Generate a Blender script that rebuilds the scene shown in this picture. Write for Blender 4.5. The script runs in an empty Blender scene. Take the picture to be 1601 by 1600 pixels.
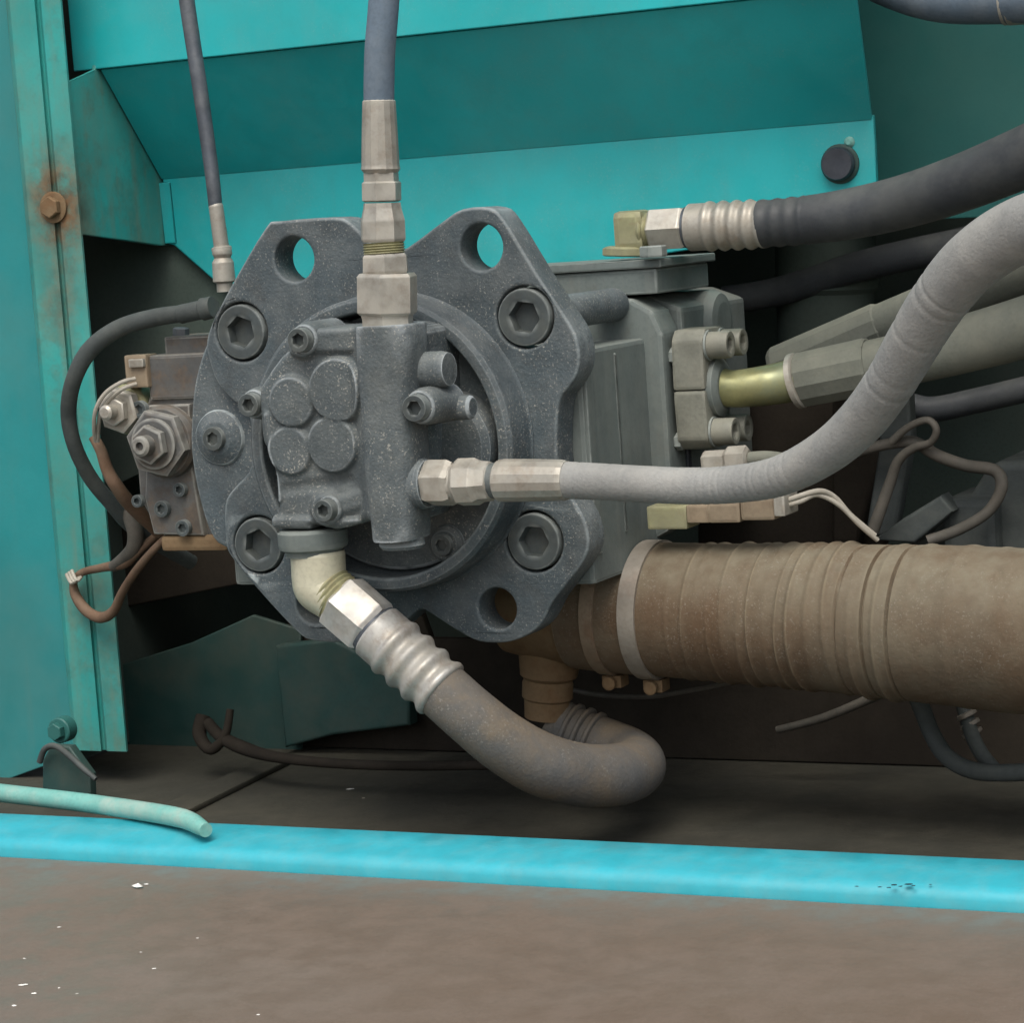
import bpy, bmesh, math, random
import numpy as np
from mathutils import Vector, Matrix
random.seed(7)
SC = bpy.context.scene
COL = SC.collection
R = math.radians

# ------------------------------------------------------------------ camera
FPX, CX, CY = 4000.0, 800.5, 800.0            # focal length in photo pixels
YAW, PITCH, ROLL = R(26.0), R(6.4), R(-4.0)
_f = Vector((-math.sin(YAW)*math.cos(PITCH), math.cos(YAW)*math.cos(PITCH), -math.sin(PITCH)))
_r0 = Vector((math.cos(YAW), math.sin(YAW), 0))
_u0 = _r0.cross(_f)
CR = _r0*math.cos(ROLL) + _u0*math.sin(ROLL)
CU = -_r0*math.sin(ROLL) + _u0*math.cos(ROLL)
CF = _f
DIST = 2.16
def ray(x, y): return CF + CR*((x-CX)/FPX) - CU*((y-CY)/FPX)
CAM = -ray(622, 690)*DIST                     # the pump face centre is the world origin
cam = bpy.data.cameras.new('camera'); camo = bpy.data.objects.new('camera', cam); COL.objects.link(camo)
cam.sensor_width = 36; cam.lens = FPX/1601*36; cam.clip_start = .02; cam.clip_end = 500
M = Matrix.Identity(4)
for i in range(3):
    M[i][0] = CR[i]; M[i][1] = CU[i]; M[i][2] = -CF[i]; M[i][3] = CAM[i]
camo.matrix_world = M
SC.camera = camo

# ------------------------------------------------------------------ world, sun, exposure
W = bpy.data.worlds.new('World'); SC.world = W; W.use_nodes = True
nt = W.node_tree; bg = nt.nodes['Background']
SUN_EL, SUN_AZ = R(57), R(164)                # azimuth clockwise from +Y
sky = nt.nodes.new('ShaderNodeTexSky'); sky.sky_type = 'NISHITA'; sky.sun_disc = False
sky.sun_elevation = SUN_EL; sky.sun_rotation = SUN_AZ
sky.air_density = 1.0; sky.dust_density = 5.0; sky.ozone_density = 1.0
hs = nt.nodes.new('ShaderNodeHueSaturation'); hs.inputs['Saturation'].default_value = .55
nt.links.new(sky.outputs[0], hs.inputs['Color']); nt.links.new(hs.outputs[0], bg.inputs[0])
bg.inputs[1].default_value = .13
sl = bpy.data.lights.new('sun', 'SUN'); sl.energy = 1.0; sl.angle = R(40); sl.color = (1, .96, .9)
so = bpy.data.objects.new('sun', sl); COL.objects.link(so)
sd = Vector((math.sin(SUN_AZ)*math.cos(SUN_EL), math.cos(SUN_AZ)*math.cos(SUN_EL), math.sin(SUN_EL)))
so.rotation_euler = sd.to_track_quat('Z', 'Y').to_euler()
vs = SC.view_settings
vs.view_transform = 'Standard'; vs.look = 'None'; vs.gamma = 1; vs.exposure = 0.5; vs.use_curve_mapping = False

# ------------------------------------------------------------------ picture point -> place, on a chosen plane
def P(x, y, Y):
    d = ray(x, y); return CAM + d*((Y-CAM.y)/d.y)
def PX(x, y, X):
    d = ray(x, y); return CAM + d*((X-CAM.x)/d.x)
def PZ(x, y, Z):
    d = ray(x, y); return CAM + d*((Z-CAM.z)/d.z)
def S(p): return (p-CAM).dot(CF)/FPX          # metres per photo pixel at a place

# ------------------------------------------------------------------ materials
def lin(c):
    return tuple((v/12.92 if v <= .04045 else ((v+.055)/1.055)**2.4) for v in (x/255 for x in c))
MATS = {}
def material(name, col, rough=.6, metal=0., dust=(150, 148, 138), dusty=.0, patch=.25, patch_scale=9.,
             top=.0, edge=.0, edge_col=None, bump=.15, bump_scale=260., var=.25, rust=0., rust_col=(110, 66, 36),
             spec=.4, grain=.3, streak=0., speck=0., coat=0., stains=(), stain_col=(122, 84, 50)):
    m = bpy.data.materials.new(name); m.use_nodes = True
    n, l = m.node_tree.nodes, m.node_tree.links
    b = n['Principled BSDF']
    tc = n.new('ShaderNodeTexCoord'); geo = n.new('ShaderNodeNewGeometry')
    pos = geo.outputs['Position']
    def noise(scale, detail=5, rg=.6, vec=None):
        t = n.new('ShaderNodeTexNoise'); t.inputs['Scale'].default_value = scale
        t.inputs['Detail'].default_value = detail; t.inputs['Roughness'].default_value = rg
        l.new(vec or pos, t.inputs['Vector']); return t.outputs['Fac']
    def ramp(v, a, c, o0=0., o1=1.):
        q = n.new('ShaderNodeMapRange'); q.inputs[1].default_value = a; q.inputs[2].default_value = c
        q.inputs[3].default_value = o0; q.inputs[4].default_value = o1; q.interpolation_type = 'SMOOTHSTEP'
        l.new(v, q.inputs[0]); return q.outputs[0]
    def mth(op, a, c):
        q = n.new('ShaderNodeMath'); q.operation = op; q.use_clamp = True
        for i, v in enumerate((a, c)):
            if isinstance(v, (int, float)): q.inputs[i].default_value = v
            else: l.new(v, q.inputs[i])
        return q.outputs[0]
    def mix(f, a, c, mode='MIX'):
        q = n.new('ShaderNodeMix'); q.data_type = 'RGBA'; q.blend_type = mode
        for sock, v in ((q.inputs[0], f), (q.inputs[6], a), (q.inputs[7], c)):
            if isinstance(v, (int, float)): sock.default_value = v
            elif isinstance(v, tuple): sock.default_value = (*v, 1)
            else: l.new(v, sock)
        return q.outputs[2]
    base = lin(col)
    lo = tuple(v*(1-var) for v in base); hi = tuple(min(1, v*(1+var)) for v in base)
    c = mix(ramp(noise(patch_scale*.7, 3), .3, .7), lo, hi)
    c = mix(ramp(noise(300, 1), .4, .75, 0, grain), c, tuple(v*.6 for v in base))
    rfac = rough
    if streak:
        mp = n.new('ShaderNodeMapping'); mp.inputs['Scale'].default_value = (60, 60, 4); l.new(pos, mp.inputs['Vector'])
        c = mix(ramp(noise(1.0, 4, .6, mp.outputs[0]), .5, .75, 0, streak), c, lin(dust))
    df = None
    if dusty or patch:
        pt = ramp(noise(patch_scale, 5, .7), .38, .72, dusty, min(1, dusty+patch)); df = pt
    if top:
        sx = n.new('ShaderNodeSeparateXYZ'); l.new(geo.outputs['Normal'], sx.inputs[0])
        tp = mth('MULTIPLY', ramp(sx.outputs[2], .1, .95, 0, top), ramp(noise(60, 3), .25, .65, .45, 1))
        df = mth('ADD', df, tp) if df else tp
    if df: c = mix(df, c, lin(dust))
    if rust:
        rf = ramp(noise(patch_scale*1.7, 5, .72), .52-.2*rust, .68-.1*rust, 0, min(1, rust*1.2))
        c = mix(rf, c, mix(ramp(noise(90, 2), .35, .65), lin(rust_col), tuple(v*.45 for v in lin(rust_col))))
    for (sx_, sy_, sz_, sr, ss) in stains:
        vd = n.new('ShaderNodeVectorMath'); vd.operation = 'SUBTRACT'; l.new(pos, vd.inputs[0]); vd.inputs[1].default_value = (sx_, sy_, sz_)
        sc_ = n.new('ShaderNodeVectorMath'); sc_.operation = 'MULTIPLY'; l.new(vd.outputs[0], sc_.inputs[0]); sc_.inputs[1].default_value = (1.25, 1.25, .8)
        ln = n.new('ShaderNodeVectorMath'); ln.operation = 'LENGTH'; l.new(sc_.outputs[0], ln.inputs[0])
        sf = mth('MULTIPLY', ramp(ln.outputs['Value'], sr, sr*.15, 0, ss), ramp(noise(28, 5, .7), .3, .62, .25, 1))
        c = mix(sf, c, mix(ramp(noise(60, 3), .35, .65), lin(stain_col), tuple(v*.5 for v in lin(stain_col))))
    if edge:  # pale rims: painted halo highlight mixed with dust and wear
        ef = mth('MULTIPLY', ramp(geo.outputs['Pointiness'], .515, .58, 0, edge), ramp(noise(70, 2), .3, .6, .3, 1))
        c = mix(ef, c, lin(edge_col or dust))
    if speck:
        c = mix(mth('MULTIPLY', ramp(noise(520, 2), .58, .68, 0, speck), ramp(noise(24, 4, .7), .4, .62, .15, 1)), c, lin((172, 170, 160)))
    l.new(c, b.inputs['Base Color'])
    rr = ramp(noise(35, 2), .3, .7, max(.05, rough-.12), min(1, rough+.15)); l.new(rr, b.inputs['Roughness'])
    b.inputs['Metallic'].default_value = metal
    b.inputs['Specular IOR Level'].default_value = spec
    if coat: b.inputs['Coat Weight'].default_value = coat; b.inputs['Coat Roughness'].default_value = .25
    if bump:
        bp = n.new('ShaderNodeBump'); bp.inputs['Strength'].default_value = bump; bp.inputs['Distance'].default_value = .0012
        bs = mth('ADD', mth('MULTIPLY', noise(bump_scale, 2), .6), mth('MULTIPLY', noise(bump_scale*.16, 3), .6))
        l.new(bs, bp.inputs['Height']); l.new(bp.outputs[0], b.inputs['Normal'])
    MATS[name] = m
    return m

TEAL = (30, 170, 173)
material('teal_paint', TEAL, .42, grain=.06, rust=.08, rust_col=(64, 116, 104), dust=(88, 150, 146), dusty=.03, patch=.32, patch_scale=6, streak=.12, bump=.12, bump_scale=24, var=.12, speck=.1, spec=.5, top=.15)
_b = P(84, 324, .19); _b2 = P(90, 470, .19); _b3 = P(150, 950, .19)
material('teal_post', (46, 152, 146), .55, grain=.12, dust=(104, 128, 112), dusty=.04, patch=.4, patch_scale=11, streak=.45, rust=.24, stains=[(*_b, .075, .95), (*_b2, .05, .55), (*_b3, .05, .4)], rust_col=(112, 92, 62), bump=.12, bump_scale=120, var=.16)
material('teal_side', (28, 128, 130), .55, grain=.08, dust=(84, 122, 116), dusty=.04, patch=.35, patch_scale=4, streak=.2, bump=.1, bump_scale=60, var=.14)
material('teal_rusty', (62, 148, 140), .6, dust=(138, 134, 112), dusty=.2, patch=.5, patch_scale=16, rust=.5, rust_col=(120, 82, 50), bump=.15)
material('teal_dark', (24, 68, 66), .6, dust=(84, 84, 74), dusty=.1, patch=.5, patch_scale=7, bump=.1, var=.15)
material('teal_ledge', (38, 166, 182), .42, grain=.08, dust=(122, 160, 158), dusty=.08, patch=.2, patch_scale=40, rust=.05, rust_col=(96, 110, 100), bump=.08, bump_scale=120, var=.06, spec=.5, speck=.0)
material('teal_shade', (38, 100, 96), .6, grain=.1, dust=(60, 100, 92), patch=.3, patch_scale=5, bump=.1, var=.12)  # teal paint darkened, shade of the recess put into the colour
material('teal_rod', (104, 172, 162), .55, dust=(170, 178, 166), dusty=.1, patch=.6, patch_scale=22, bump=.15, var=.1)
material('cast_flange', (70, 80, 84), .66, metal=.0, rust=.2, rust_col=(84, 80, 74), dust=(120, 124, 122), dusty=.0, patch=.4, patch_scale=20, top=.22, edge=.85, edge_col=(172, 182, 182), bump=.9, bump_scale=380, var=.2, spec=.35, speck=.6)
material('cast_pump', (80, 88, 90), .66, rust=.12, rust_col=(84, 84, 72), dust=(124, 128, 124), dusty=.0, patch=.38, patch_scale=30, top=.3, edge=.8, edge_col=(176, 184, 186), bump=.9, bump_scale=400, var=.12, spec=.35, speck=.7)
material('cast_body', (96, 106, 104), .62, dust=(132, 136, 128), dusty=.1, patch=.35, patch_scale=10, top=.4, edge=.5, edge_col=(160, 166, 160), bump=.25, bump_scale=200, var=.15, streak=.25, rust=.12, rust_col=(98, 84, 62))
material('cast_regulator', (80, 82, 82), .6, dust=(122, 116, 104), dusty=.06, patch=.3, patch_scale=18, top=.4, edge=.6, edge_col=(160, 160, 152), bump=.35, bump_scale=240, var=.2, rust=.4, rust_col=(112, 90, 66))
material('bolt_steel', (64, 72, 74), .55, metal=.1, dust=(94, 96, 88), dusty=.1, patch=.4, patch_scale=40, top=.15, edge=.7, edge_col=(150, 156, 152), bump=.3)
material('bolt_dark', (66, 72, 80), .45, metal=.2, dust=(120, 124, 124), dusty=.08, patch=.3, patch_scale=40, bump=.1)
material('plated', (158, 155, 146), .46, metal=.35, dust=(160, 154, 140), dusty=.2, patch=.5, patch_scale=34, top=.15, edge=.3, edge_col=(214, 212, 200), bump=.2, var=.14, rust=.28, rust_col=(136, 116, 94))
material('plated_bright', (172, 172, 168), .5, metal=.4, dust=(178, 170, 152), dusty=.1, patch=.5, patch_scale=30, edge=.3, edge_col=(225, 225, 220), bump=.2, var=.14, rust=.3, rust_col=(134, 110, 90))
material('zinc_yellow', (204, 201, 178), .42, metal=.25, dust=(190, 186, 160), dusty=.1, patch=.3, patch_scale=30, bump=.1, var=.08, edge=.3, edge_col=(222, 220, 196))
material('zinc_olive', (166, 164, 124), .5, metal=.35, dust=(150, 148, 124), dusty=.2, patch=.5, patch_scale=40, edge=.3, bump=.15, rust=.2, rust_col=(150, 116, 80))
material('brass_tube', (146, 144, 98), .4, metal=.4, dust=(118, 128, 108), dusty=.15, patch=.6, patch_scale=22, bump=.08, var=.2)
material('rubber_gray', (132, 134, 132), .8, dust=(168, 166, 158), dusty=.1, patch=.4, patch_scale=18, top=.2, bump=.6, bump_scale=420, var=.16, speck=.3, spec=.2)
material('rubber_blue', (92, 108, 122), .62, dust=(140, 148, 152), dusty=.05, patch=.35, patch_scale=20, bump=.25, bump_scale=300, var=.18, spec=.3)
material('rubber_black', (54, 58, 62), .6, dust=(96, 98, 94), dusty=.05, patch=.35, patch_scale=14, top=.3, bump=.25, var=.2, spec=.3)
material('rubber_dusty', (102, 106, 98), .8, dust=(132, 132, 118), dusty=.15, patch=.45, patch_scale=14, top=.25, bump=.3, var=.16, spec=.2)
material('rubber_suction', (92, 94, 94), .75, dust=(124, 110, 90), dusty=.05, patch=.75, patch_scale=10, top=.3, bump=.6, bump_scale=330, var=.2, speck=.25, spec=.25)
material('hose_brown', (92, 73, 55), .8, dust=(128, 123, 106), dusty=.02, patch=.6, patch_scale=4.2, top=.5, edge=.6, edge_col=(156, 144, 118), bump=.7, bump_scale=220, var=.2, rust=.18, rust_col=(80, 60, 46), speck=.2, spec=.2)
material('rust_cast', (112, 92, 68), .85, dust=(132, 114, 88), dusty=.1, patch=.5, patch_scale=14, top=.2, bump=.4, var=.2, rust=.3, rust_col=(112, 74, 44), spec=.2)
material('dusty_bolt', (116, 118, 108), .6, metal=.1, dust=(144, 142, 128), dusty=.1, patch=.4, patch_scale=40, edge=.4, bump=.3)
material('rust_band', (146, 130, 110), .6, metal=.2, dust=(140, 122, 100), dusty=.1, patch=.4, patch_scale=20, rust=.3, bump=.15)
material('rubber_mid', (62, 68, 68), .7, dust=(96, 100, 94), dusty=.1, patch=.4, patch_scale=20, top=.25, bump=.3, spec=.3)
material('clamp_steel', (158, 152, 142), .45, metal=.4, dust=(150, 140, 124), dusty=.15, patch=.5, patch_scale=20, bump=.1, rust=.15)
material('void_black', (76, 88, 82), .95, dust=(96, 98, 88), patch=.3, patch_scale=5, bump=.2, bump_scale=60, spec=.1)  # dark tone of the deep interior, shade put into the colour
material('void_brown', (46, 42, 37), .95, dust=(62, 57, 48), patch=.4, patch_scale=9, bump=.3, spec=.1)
material('floor_dirt', (56, 56, 49), .85, dust=(84, 80, 68), dusty=.05, patch=.5, patch_scale=6, bump=.45, bump_scale=150, var=.2, spec=.25, speck=.08)
material('deck_mud', (112, 98, 85), .42, dust=(126, 122, 115), dusty=.0, patch=.35, patch_scale=1.2, bump=.25, bump_scale=240, var=.05, spec=.45, speck=.12, grain=.2)
material('plastic_tan', (126, 112, 92), .6, dust=(160, 146, 124), dusty=.1, patch=.4, patch_scale=30, bump=.1, edge=.3, rust=.1)
material('wire_sheath', (74, 72, 66), .75, dust=(104, 98, 88), dusty=.15, patch=.4, patch_scale=30, bump=.2)
material('wire_white', (166, 162, 150), .6, dust=(140, 130, 112), dusty=.1, patch=.4, patch_scale=40, bump=.1)
material('wire_rust', (108, 84, 66), .75, dust=(122, 106, 88), dusty=.1, patch=.4, patch_scale=40, bump=.2)
material('black_plug', (50, 54, 62), .5, dust=(90, 94, 96), dusty=.05, patch=.25, patch_scale=40, bump=.08)
material('chip_white', (222, 220, 212), .7, patch=.1, bump=.1, var=.05)
material('chip_dark', (24, 60, 70), .7, patch=.1, bump=.1, var=.2)

# ------------------------------------------------------------------ object helpers
ORG = {}
def thing(name, label, cat, loc, group=None, kind=None):
    o = bpy.data.objects.new(name, None); COL.objects.link(o); o.location = loc
    o.empty_display_size = .02
    o['label'] = label; o['category'] = cat
    if group: o['group'] = group
    if kind: o['kind'] = kind
    ORG[o.name] = Vector(loc); return o
def link(name, me, mat, parent=None, label=None, cat=None, group=None, kind=None, smooth=38):
    """world-space mesh -> object; a child keeps its thing's origin, a top-level mesh gets its own base point"""
    if parent is not None:
        org = ORG[parent.name]
    else:
        v = [p.co for p in me.vertices]
        org = Vector((sum(p.x for p in v)/len(v), sum(p.y for p in v)/len(v), min(p.z for p in v)))
    me.transform(Matrix.Translation(-org))
    o = bpy.data.objects.new(name, me); COL.objects.link(o)
    if parent is not None: o.parent = parent
    else: o.location = org
    ORG[o.name] = org
    me.materials.clear(); me.materials.append(MATS[mat])
    if smooth:
        me.shade_smooth()
        me.set_sharp_from_angle(angle=R(smooth))
    if label: o['label'] = label
    if cat: o['category'] = cat
    if group: o['group'] = group
    if kind: o['kind'] = kind
    return o
def mesh_of(bm, name):
    bmesh.ops.recalc_face_normals(bm, faces=bm.faces)
    me = bpy.data.meshes.new(name); bm.to_mesh(me); bm.free(); return me

def crom(pts, n=8, closed=False):
    """Catmull-Rom through tuples"""
    out = []; N = len(pts)
    rng = range(N) if closed else range(N-1)
    for i in rng:
        g = (lambda k: pts[k % N]) if closed else (lambda k: pts[max(0, min(N-1, k))])
        p0, p1, p2, p3 = g(i-1), g(i), g(i+1), g(i+2)
        for s in range(n):
            t = s/n
            out.append(tuple(.5*((2*b)+(-a+c)*t+(2*a-5*b+4*c-d)*t*t+(-a+3*b-3*c+d)*t**3) for a, b, c, d in zip(p0, p1, p2, p3)))
    if not closed: out.append(tuple(pts[-1]))
    return out

def sweep(path, seg=20, cap=True, axis=None, phase=0., rfun=None, wobble=0.):
    """path: list of (Vector, radius). A fixed axis keeps every ring parallel (turned parts)."""
    bm = bmesh.new(); rings = []
    if axis is not None:                      # hold painted edge highlight and wear close to the edges
        dn = [path[0]]
        for (p0, r0), (p1, r1) in zip(path, path[1:]):
            L = (p1-p0).length + abs(r1-r0)
            if L > .0045:
                f_ = .0011/L; dn += [(p0.lerp(p1, f_), r0+(r1-r0)*f_), (p0.lerp(p1, 1-f_), r0+(r1-r0)*(1-f_))]
            dn.append((p1, r1))
        path = dn
    n = len(path); prev = None; rnd = random.Random(n*13+seg)
    for i, (p, r) in enumerate(path):
        if axis is not None: t = axis.normalized()
        else:
            a = path[max(0, i-1)][0]; c = path[min(n-1, i+1)][0]; t = (c-a).normalized()
        if prev is None:
            up = Vector((0, 0, 1)) if abs(t.z) < .8 else Vector((0, -1, 0))
            u = (up - t*up.dot(t)).normalized()
        else:
            u = (prev - t*prev.dot(t)).normalized()
        prev = u; v = t.cross(u)
        ring = []
        for k in range(seg):
            a = 2*math.pi*k/seg + phase
            rr = r*(1 + (rnd.random()-.5)*wobble) if wobble else r
            if rfun: rr += rfun(i, a)
            ring.append(bm.verts.new(p + u*(math.cos(a)*rr) + v*(math.sin(a)*rr)))
        rings.append(ring)
    for a, b in zip(rings, rings[1:]):
        for k in range(seg):
            bm.faces.new((a[k], a[(k+1) % seg], b[(k+1) % seg], b[k]))
    if cap:
        for ri, fl in ((0, True), (-1, False)):
            rg_ = rings[ri]; cc = path[ri][0]
            if path[ri][1] > .0015:
                inn = [bm.verts.new(cc + (v.co-cc)*max(.6, 1-.0011/path[ri][1])) for v in rg_]
                for k in range(seg):
                    q = (rg_[k], rg_[(k+1) % seg], inn[(k+1) % seg], inn[k]); bm.faces.new(q if not fl else q[::-1])
                rg_ = inn
            bm.faces.new(rg_[::-1] if fl else rg_)
    return bm

def hose(name, pts, mat, parent, n=8, seg=22, wobble=0., ripple=(), **kw):
    """pts: (px, py, half width px, Y) -> smooth tube"""
    base = []
    for x, y, hw, Y in pts:
        p = P(x, y, Y); base.append((p.x, p.y, p.z, hw*S(p)))
    sm = crom(base, n); sx = crom(pts, n)
    path = []
    for q, e in zip(sm, sx):
        b = sum(a*math.exp(-((e[0]-xx)/w)**2) for xx, w, a in ripple) if ripple else 0
        path.append((Vector(q[:3]), q[3]*(1+b)))
    return link(name, mesh_of(sweep(path, seg, wobble=wobble), name), mat, parent, **kw)

def turned(name, pts, Y, mat, parent, seg=28, phase=0., smooth=38, **kw):
    """stepped straight fitting: pts (px, py, half width px) on plane Y"""
    ps = []
    for q in pts:
        p = P(q[0], q[1], q[3] if len(q) > 3 else Y); ps.append((p, q[2]*S(p)))
    ax = ps[-1][0]-ps[0][0]
    return link(name, mesh_of(sweep(ps, seg, axis=ax, phase=phase), name), mat, parent, smooth=smooth, **kw)

def lathe(c, axis, prof, seg=28, phase=0.):
    axis = axis.normalized()
    return sweep([(c+axis*d, max(r, 1e-5)) for d, r in prof], seg, axis=axis, phase=phase)

def hexed(c, axis, r, h, ch=.12, phase=0.):
    """hexagon nut / head with rounded-off corners"""
    bm = lathe(c, axis, [(0, r*.93), (h*ch, r), (h*(1-ch), r), (h, r*.9)], 6, phase); return bm

def plate(name, pts, Yf, thick, mat, parent, holes=(), bevel=.002, smoothn=0, px=True, **kw):
    """flat plate standing in the XZ plane, front at Yf, outline given in picture points; holes (px,py,r metres)"""
    cu = bpy.data.curves.new(name, 'CURVE'); cu.dimensions = '2D'; cu.fill_mode = 'BOTH'
    if px: pts = [(P(x, y, Yf).x, P(x, y, Yf).z) for x, y in pts]
    if smoothn: pts = crom(pts, smoothn, True)
    loops = [pts]
    for x, y, r in holes:
        c = P(x, y, Yf); loops.append([(c.x+r*math.cos(a*math.pi/18), c.z+r*math.sin(a*math.pi/18)) for a in range(36)])
    for lp in loops:
        s = cu.splines.new('POLY'); s.points.add(len(lp)-1); s.use_cyclic_u = True
        for q, (a, b) in zip(s.points, lp): q.co = (a, b, 0, 1)
    cu.extrude = thick/2 - bevel; cu.bevel_depth = bevel; cu.bevel_resolution = 2; cu.offset = -bevel
    ob = bpy.data.objects.new('tmp', cu); COL.objects.link(ob)
    dg = bpy.context.evaluated_depsgraph_get()
    me = bpy.data.meshes.new_from_object(ob.evaluated_get(dg))
    bpy.data.objects.remove(ob); bpy.data.curves.remove(cu)
    me.transform(Matrix.Translation((0, Yf+thick/2, 0)) @ Matrix.Rotation(R(90), 4, 'X'))
    bm = bmesh.new(); bm.from_mesh(me); bmesh.ops.remove_doubles(bm, verts=bm.verts, dist=1e-6)
    bm.normal_update()
    for sg in (1, -1):
        ff = [f for f in bm.faces if f.normal.y*sg > .995]
        if ff: bmesh.ops.inset_region(bm, faces=ff, thickness=.0011, use_even_offset=False)
    bm.to_mesh(me); bm.free(); me.name = name
    return link(name, me, mat, parent, **kw)

def solid(name, pts, vec, mat, parent, bevel=.0015, **kw):
    """polygon of world points pushed along vec, edges bevelled"""
    bm = bmesh.new(); a = [bm.verts.new(p) for p in pts]; b = [bm.verts.new(Vector(p)+vec) for p in pts]
    n = len(pts); bm.faces.new(a); bm.faces.new(b[::-1])
    for i in range(n): bm.faces.new((a[i], b[i], b[(i+1) % n], a[(i+1) % n]))
    bmesh.ops.recalc_face_normals(bm, faces=bm.faces)
    if bevel: bmesh.ops.bevel(bm, geom=bm.edges[:], offset=bevel, segments=2, affect='EDGES', profile=.6, clamp_overlap=True)
    big = [f for f in bm.faces if f.calc_area() > 3e-5]
    if bevel and big: bmesh.ops.inset_individual(bm, faces=big, thickness=.0012)
    return link(name, mesh_of(bm, name), mat, parent, **kw)

def block(name, x0, y0, x1, y1, Yf, depth, mat, parent, bevel=.002, **kw):
    """box: front face corners in picture points on plane Yf"""
    a, b = P(x0, y0, Yf), P(x1, y1, Yf)
    c = [Vector((a.x, Yf, a.z)), Vector((b.x, Yf, a.z)), Vector((b.x, Yf, b.z)), Vector((a.x, Yf, b.z))]
    return solid(name, c, Vector((0, depth, 0)), mat, parent, bevel, **kw)

FRONT = Vector((0, -1, 0)); RIGHT = Vector((1, 0, 0)); UP = Vector((0, 0, 1))

def socket_bolt(parent, c, r, h, mat='bolt_steel', name='socket_bolt', axis=FRONT):
    """cap screw: knurled rim, chamfer, hexagon socket sunk in"""
    tw = 0.
    bm = bmesh.new(); seg = 36
    u = Vector((1, 0, 0)) if abs(axis.x) < .7 else Vector((0, -1, 0)); v = axis.cross(u)
    def ring(rad, d, hexa=False):
        out = []
        for k in range(seg):
            a = 2*math.pi*k/seg; rr = rad
            if hexa:
                q = ((a+tw) % (math.pi/3)) - math.pi/6; rr = rad*math.cos(math.pi/6)/math.cos(q)
            out.append(bm.verts.new(c + axis*d + u*(math.cos(a)*rr) + v*(math.sin(a)*rr)))
        return out
    tw = random.uniform(0, math.pi/3)
    rs = [ring(r, 0), ring(r, h*.88), ring(r*.98, h*.97), ring(r*.94, h), ring(r*.90, h), ring(r*.70, h), ring(r*.66, h*.995), ring(r*.60, h*.95, True), ring(r*.585, h*.9, True), ring(r*.57, h*.4, True), ring(r*.565, h*.35, True), ring(r*.5, h*.35, True)]
    for a, b in zip(rs, rs[1:]):
        for k in range(seg): bm.faces.new((a[k], a[(k+1) % seg], b[(k+1) % seg], b[k]))
    bm.faces.new(rs[-1]); bm.faces.new(rs[0][::-1])
    return link(name, mesh_of(bm, name), mat, parent, smooth=30)

# ================================================================== THE COMPARTMENT
YP = .20                                           # plane of the corner post
# --- floor pan, sill ledge, outer deck
ZL = P(800, 1308, -.13).z
ZF = ZL - .055
def sheet(name, x0, x1, y0, y1, z, t, mat, **kw):
    return solid(name, [(x0, y0, z), (x1, y0, z), (x1, y1, z), (x0, y1, z)], Vector((0, 0, -t)), mat, None, 0, **kw)
sheet('floor', -1.2, 2.0, -.128, 1.0, ZF, .02, 'floor_dirt', kind='structure', label='dusty dark steel floor pan of the compartment')
# sill ledge: folded sheet with rounded nose, extruded along X
prof = [(-.13, ZL-.0548), (-.13, ZL-.0015), (-.1325, ZL), (-.155, ZL-.003), (-.178, ZL-.0065), (-.183, ZL-.008), (-.187, ZL-.011), (-.189, ZL-.0155), (-.189, ZL-.024), (-.188, ZL-.0548)]
solid('sill_ledge', [Vector((-1.3, y, z)) for y, z in prof], Vector((3.2, 0, 0)), 'teal_ledge', None, 0,
      label='bright teal painted steel sill ledge running along the compartment opening', cat='ledge', smooth=40)
sheet('deck', -2.5, 3.0, -3.0, -.1905, ZL-.022, .03, 'deck_mud', kind='structure', label='dusty brown outer deck plate in front of the teal sill')

# --- corner post, folded profile running vertically
def vx(px, py, Y): return P(px, py, Y).x
zt, zb = .62, P(205, 1175, YP).z
YR = 700
pr = [(70, .235), (73, YP), (78, YP-.004), (116, YP-.004), (119, YP+.002), (123, YP+.002), (126, YP-.003), (156, YP-.003), (158.5, YP), (158, YP+.02), (150, YP+.03), (90, YP+.035)]
post = thing('corner_post', 'folded teal steel corner post left of the pump, rust streaked', 'post', P(160, 1175, YP))
solid('post_section', [Vector((vx(x, YR, Y), Y, zb)) for x, Y in pr], Vector((0, 0, zt-zb)), 'teal_post', post, 0, smooth=30)
# rusty bolted patch on the post
c = P(84, 324, YP-.0045)
link('washer', mesh_of(lathe(c, FRONT, [(0, .0155), (.0016, .0155), (.002, .014)], 28), 'washer'), 'rust_cast', post)
link('hex_bolt', mesh_of(hexed(c+FRONT*.0022, FRONT, .0108, .007), 'hex_bolt'), 'rust_cast', post, label='rusty hex bolt head on the post')

# --- left side panel
plate('side_panel', [(-160, -200), (48, -200), (88, 700), (118, 1186), (70, 1198), (-160, 1282)], YP+.012, .004, 'teal_side', None, bevel=.001,
      label='flat teal side panel at the far left edge', cat='panel')
# --- gusset wall beside the post (faces right)
X0 = vx(125, 365, YP)
g = [PX(x, y, X0) for x, y in ((106, 128), (150, 108), (250, 284), (250, 384), (126, 366))]
YT, YS, zT, zS = g[1].y, g[2].y, g[1].z, g[2].z
g = [g[0], Vector((X0, YT-.001, zT)), Vector((X0, YT+.006, zT+.03)), Vector((X0, YS+.02, zS+.10)), Vector((X0, YS+.02, g[3].z)), g[3], g[4]]
solid('gusset_plate', g, Vector((-.004, 0, 0)), 'teal_post', None, .0008, label='triangular teal gusset wall between corner post and cross beam', cat='panel')
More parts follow.
